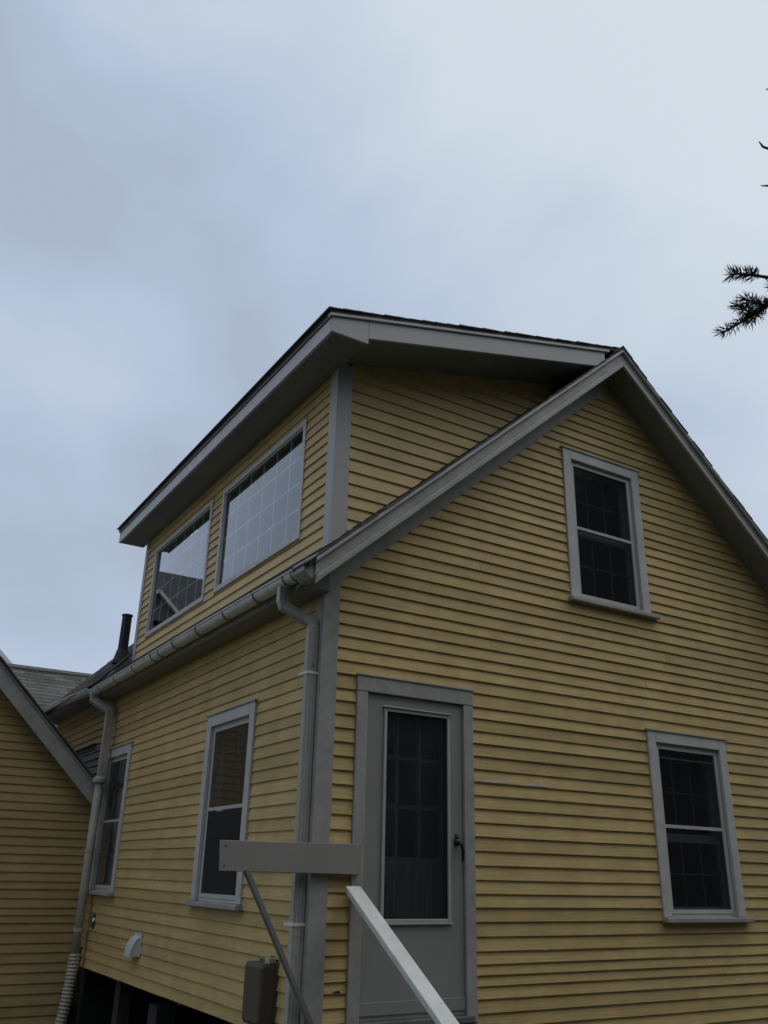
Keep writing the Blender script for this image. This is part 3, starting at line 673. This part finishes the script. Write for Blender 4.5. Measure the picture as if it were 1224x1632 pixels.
mb = MB(); mb.prism([(.222, ra, hz_(ra)), (.222, rb, hz_(rb)), (.222, rb, hz_(rb)-.045), (.222, ra, hz_(ra)-.045)], (.112, 0, 0)); mb.build('handrail', M_WORN, st, bevel=0.005, label='worn white handrail')
MB().box(.235, .32, -1.99, -1.90, GZ, hz_(-1.99)-.047).build('post', M_TRIM, st, bevel=0.004)

# ------------------------------------------------------------------ left wing with its own gable
wing = thing('side_wing', 'low yellow clapboard gable wing with a grey rake board joining from the left', 'house wing')
WY, WRX, WC0, WS = 5.45, -2.6, 1.07, 0.99
PW = Plane((0, WY, 0), (1, 0, 0), (0, -1, 0))
def wz(x): return WC0 - WS*x if x > WRX else WC0 - WS*(2*WRX-x)
mb = MB(); PW.poly(mb, [(-5.2, GZ-.1), (-.03, GZ-.1), (-.03, .95), (WRX, wz(WRX)-.2), (-5.2, .95)], -0.12, -0.004); ww = mb.build('gable_wall', M_ROOF, wing)
zw = [.68+.091*k for k in range(29, 0, -1)] + [.68, .592, .5, .411, .321, .228, .136, .057, -.035, -.127, -.202, -.279, -.371, -.476, -.568, -.665, -.755, -.861, -.959, -1.065, -1.165, -1.26]
def span_w(z):
    x = (WC0-.13-z)/WS
    return (max(-5.15, 2*WRX-x), min(-0.032, x))
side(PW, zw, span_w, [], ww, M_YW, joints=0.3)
def wstrip(name, y0, y1, c0, c1, m, bevel, x0=-0.075, left=False):
    pts = [(x0, c0-WS*x0), (x0, c1-WS*x0), (WRX, c1-WS*WRX), (WRX, c0-WS*WRX)]
    if left: pts = [(2*WRX-a, b) for a, b in pts][::-1]
    MB().prism([(a, y0, b) for a, b in pts], (0, y1-y0, 0)).build(name, m, wing, bevel=bevel)
for lf in (False, True):
    wstrip('rake_fascia', 5.20, 5.225, .80, 1.018, M_TRIM, 0.003, left=lf)
    wstrip('crown_moulding', 5.178, 5.225, 1.02, 1.058, M_TRIM, 0.006, left=lf)
    wstrip('rake_soffit', 5.226, WY-.02, .86, .89, M_SOFF, 0, left=lf)
for lf in (False, True):
    pts = [(-.07, 5.17, WC0-WS*-.07), (WRX, 5.17, WC0-WS*WRX), (WRX, 8.4, WC0-WS*WRX), (-.07, 8.4, WC0-WS*-.07)]
    if lf: pts = [(2*WRX-a, b, c) for a, b, c in pts][::-1]
    mb = MB(); mb.prism(pts, (0, 0, -.03)); rw = mb.build('roof', M_ROOF, wing)
    if not lf: courses(rw, (-.06, 5.155, WC0+WS*.06), (-1, 0, WS), (0, 1, 0), 3.2, 2.5*math.hypot(1, WS), .14, M_SHIN)
    else: courses(rw, (2*WRX+.06, 5.155, WC0+WS*.06), (1, 0, WS), (0, 1, 0), 3.2, 2.5*math.hypot(1, WS), .14, M_SHIN)
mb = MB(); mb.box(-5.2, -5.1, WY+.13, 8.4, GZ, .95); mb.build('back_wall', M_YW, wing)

# ------------------------------------------------------------------ rear wing: only its shingled roof shows
rear = thing('rear_wing', 'grey shingled roof of the rear wing rising behind the long gutter', 'house wing')
RY, RZ, RSL = 11.0, 3.53, 0.60
pts = [(-4.6, 8.5, RZ-RSL*2.5), (1.9, 8.5, RZ-RSL*2.5), (1.9, RY, RZ), (-4.6, RY, RZ)]
mb = MB(); mb.prism(pts, (0, 0, -.03)); rfr = mb.build('roof', M_ROOF, rear)
courses(rfr, (-2.2, 8.48, RZ-RSL*2.52), (0, 1, RSL), (1, 0, 0), 3.9, 2.52*math.hypot(1, RSL), .145, M_SHIR, tabs=.33)
mb = MB(); mb.prism([(-4.6, RY, RZ-.03), (1.9, RY, RZ-.03), (1.9, 13.5, RZ-RSL*2.5), (-4.6, 13.5, RZ-RSL*2.5)], (0, 0, -.03)); mb.build('roof', M_ROOF, rear)
mb = MB(); mb.prism([(-4.6, RY-.13, RZ-.055), (-4.6, RY, RZ+.012), (-4.6, RY+.13, RZ-.055), (-4.6, RY+.13, RZ-.03), (-4.6, RY, RZ+.04), (-4.6, RY-.13, RZ-.03)], (6.5, 0, 0)); mb.build('ridge_cap', M_SHIR, rear)
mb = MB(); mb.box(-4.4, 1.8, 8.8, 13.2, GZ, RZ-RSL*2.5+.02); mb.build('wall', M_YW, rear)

# ------------------------------------------------------------------ neighbour house seen mirrored in the far dormer window
nb = thing('neighbour_house', 'dark house with pale rake boards mirrored in the far dormer window', 'house')
NX, NZ, NY = -2.35, 5.95, 13.0
mb = MB(); mb.box(-9, -1.9, 13.3, 20, GZ, 5.6); mb.build('wall', M_NEIG, nb)
mb = MB(); mb.prism([(-9.3, 13.0, 5.3), (-1.6, 13.0, 5.3), (-1.6, 15.2, 7.15), (-9.3, 15.2, 7.15)], (0, 0, -.12)); mb.build('roof', M_ROOF, nb)
mb = MB(); mb.prism([(NX-3.2, NY, GZ), (NX+2.4, NY, GZ), (NX+2.4, NY, NZ-2.2), (NX, NY, NZ), (NX-3.2, NY, NZ-2.9)], (0, .28, 0)); mb.build('gable_wall', M_NEIG, nb)
for sg, ln in ((1, 2.5), (-1, 3.3)):
    MB().tube([(NX, NY-.06, NZ), (NX+sg*ln, NY-.06, NZ-.92*ln)], 0, prof=(.07, .10), up=(0, 1, 0)).build('rake_board', M_HOOD, nb)

# ------------------------------------------------------------------ spruce beside the viewer
def needles(mb, pts, r_len, dens, wid=0.0016, fwd_a=0.75):
    """needles round a shoot given as points"""
    pts = [Vector(p) for p in pts]
    for a, b in zip(pts[:-1], pts[1:]):
        d = b-a; ln = d.length
        if ln < 1e-4: continue
        d.normalize(); s = d.cross(Vector((0.2, 0.1, 1))).normalized(); q = s.cross(d)
        for i in range(max(1, int(ln*dens))):
            p = a+(b-a)*R(0, 1); ph = R(0, 2*math.pi); side_ = s*math.cos(ph)+q*math.sin(ph)
            if side_.z < -0.35 and R(0, 1) < 0.45: side_.z *= -1
            f = fwd_a*R(.4, 1.3); v = (d*f + side_).normalized(); l = r_len*R(.7, 1.1)
            w = v.cross(Vector((R(-1, 1), R(-1, 1), R(-1, 1)))).normalized()*wid; k = v.cross(w).normalized()*wid
            mid = p+v*l*.55+d*l*.06; tip = p+v*l+d*l*.16
            mb.add([p+w*.6, p-w*.6, p+k*.6, mid+w, mid-w, mid+k, tip], [(0, 1, 4, 3), (1, 2, 5, 4), (2, 0, 3, 5), (3, 4, 6), (4, 5, 6), (5, 3, 6)])
def ray(px, py, d): return CAM + (fwd + rgt*((px-612)/1396.1) - upv*((py-816)/1396.1))*d
spruce = thing('spruce_tree', 'dark spruce reaching needle-covered branch tips in from the right edge', 'tree')
TX, TY = 0.95, -5.75
MB().tube([(TX, TY, GZ-.1), (TX+.03, TY, 1.5), (TX, TY+.02, 5), (TX, TY, 9.3)], [.17, .13, .08, .01], 10).build('trunk', M_BARK, spruce, smooth=True)
wood, crown = MB(), MB()
D = 2.25
def branch(stem, rad, shoots, nl, dens, tip=None):
    """one branch reaching into view: its wood, with the needles as a sub-part"""
    w = MB(); w.tube(stem, rad, 6); nd = MB()
    for pts, bare in shoots:
        if not bare: w.tube(pts, [.0028, .002, .001][:len(pts)] if len(pts) <= 3 else .002, 5)
        needles(nd, pts, nl, dens, .0013, .55)
    b = w.build('branch', M_BARK, spruce); nd.build('needles', M_NEED, b)
tA = [ray(1272, 452, D+.12), ray(1236, 444, D+.06), ray(1210, 440, D), ray(1186, 437, D-.02), ray(1164, 437, D-.03)]
branch([(TX, TY, 1.25)]+tA, [.02, .006, .005, .004, .003, .0015], [(tA[2:], True)], .030, 1500)
tB = [ray(1290, 452, D+.1), ray(1250, 470, D+.06), ray(1224, 486, D), ray(1198, 503, D-.02), ray(1172, 519, D-.04), ray(1150, 531, D-.05)]
branch([(TX, TY, 1.2)]+tB, [.02, .007, .005, .005, .004, .003, .0015], [(tB[1:], True),
    ([ray(1222, 487, D), ray(1204, 482, D-.04), ray(1186, 476, D-.07)], False), ([ray(1200, 502, D-.02), ray(1188, 494, D-.06), ray(1174, 486, D-.09)], False),
    ([ray(1236, 478, D), ray(1240, 462, D-.04), ray(1232, 452, D-.07)], False), ([ray(1210, 495, D), ray(1204, 506, D+.05), ray(1190, 516, D+.08)], False)], .028, 1050)
for a, b, c in (((1290, 262), (1216, 234), (1210, 226)), ((1290, 300), (1226, 296), (1213, 296)), ((1280, 150), (1232, 144), (1221, 142))):
    P = [ray(*a, 2.6), ray(*b, 2.5), ray(*c, 2.46)]
    MB().tube([(TX, TY, P[0].z-.4)]+P, [.018, .005, .0035, .0015], 5).build('bare_branch', M_BARK, spruce)
# the rest of the crown
zz = -0.2
while zz < 9.0:
    f = max(0.05, (9.3-zz)/9.5); n = 7 if zz < 7 else 5
    a0 = R(0, 6.28)
    for k in range(n):
        a = a0 + k*2*math.pi/n + R(-.25, .25); dx, dy = math.cos(a), math.sin(a)
        ln = 2.05*f*R(.8, 1.1)
        if dx < 0.35 and dy > -0.25: ln = min(ln, 1.15*R(.8, 1.0))        # kept short on the side facing the house
        p0 = Vector((TX, TY, zz)); P = [p0 + Vector((dx*ln*s, dy*ln*s, -.28*ln*s*s+.10*ln*s)) for s in (0, .3, .6, .85, 1)]
        wood.tube(P, [.022*f+.006, .016*f+.004, .01*f+.003, .006, .003], 5)
        needles(crown, P[1:], .030, 130, .004)
        for s in (.3, .45, .6, .72, .84, .93):
            b = p0 + Vector((dx*ln*s, dy*ln*s, -.28*ln*s*s+.10*ln*s))
            for sg in (-1, 1):
                l2 = ln*.42*(1.05-s)*R(.7, 1.2)+.08; q = Vector((dx*.75-sg*dy*.75, dy*.75+sg*dx*.75, -.22)).normalized()
                needles(crown, [b, b+q*l2*.5, b+q*l2+Vector((0, 0, -.05*l2))], .032, 150, .005)
    zz += R(.26, .36)
o = wood.build('branches', M_BARK, spruce); o['kind'] = 'stuff'
o = crown.build('crown', M_NEED, spruce); o['kind'] = 'stuff'

# ------------------------------------------------------------------ woods behind the viewer (seen only mirrored in the panes)
def woods():
    rnd = random.Random(5); proto = []
    for v in range(4):
        t = MB(); z = 0.6; H = 13.0
        while z < H-.3:
            f = (H+.4-z)/H
            for k in range(7):
                a = rnd.uniform(0, 6.28); ln = 3.0*f*rnd.uniform(.55, 1.15)+.2; d = Vector((math.cos(a), math.sin(a), -.2)); s_ = Vector((-d.y, d.x, 0))
                b = Vector((0, 0, z+rnd.uniform(-.25, .25)))
                for q in range(13):
                    u = rnd.uniform(.12, 1); c = b+d*ln*u+s_*rnd.uniform(-.5, .5)*(1.1-u)*.9+Vector((0, 0, rnd.uniform(-.22, .05)))
                    l1 = (d*rnd.uniform(.2, 1)+s_*rnd.uniform(-1, 1)+Vector((0, 0, rnd.uniform(-.7, .15)))).normalized(); w1 = l1.cross(Vector((rnd.uniform(-1, 1), rnd.uniform(-1, 1), rnd.uniform(.2, 1)))).normalized()
                    L_ = rnd.uniform(.22, .5); W_ = rnd.uniform(.03, .075)
                    t.add([c-w1*W_, c+w1*W_, c+l1*L_], [(0, 1, 2)])
            z += .34
        t.tube([(0, 0, -.3), (0, 0, H)], [.22, .02], 6); proto.append(t)
    V, F = [], []
    for i in range(92):
        az = math.radians(rnd.uniform(98, 262)); r = rnd.uniform(11.5, 20); t = proto[i % 4]
        x, y = 0.6+r*math.sin(az), -3.6+r*math.cos(az); sc = rnd.uniform(.75, 1.15); ro = rnd.uniform(0, 6.28); c, s_ = math.cos(ro)*sc, math.sin(ro)*sc
        k = len(V); V += [(x+p[0]*c-p[1]*s_, y+p[0]*s_+p[1]*c, GZ+p[2]*sc) for p in t.v]; F += [tuple(q+k for q in f) for f in t.f]
    mb = MB(); mb.v, mb.f = V, F
    tag(mb.build('woods', M_WOOD), 'dark evergreen woods mirrored in the front window panes', kind='stuff')
woods()
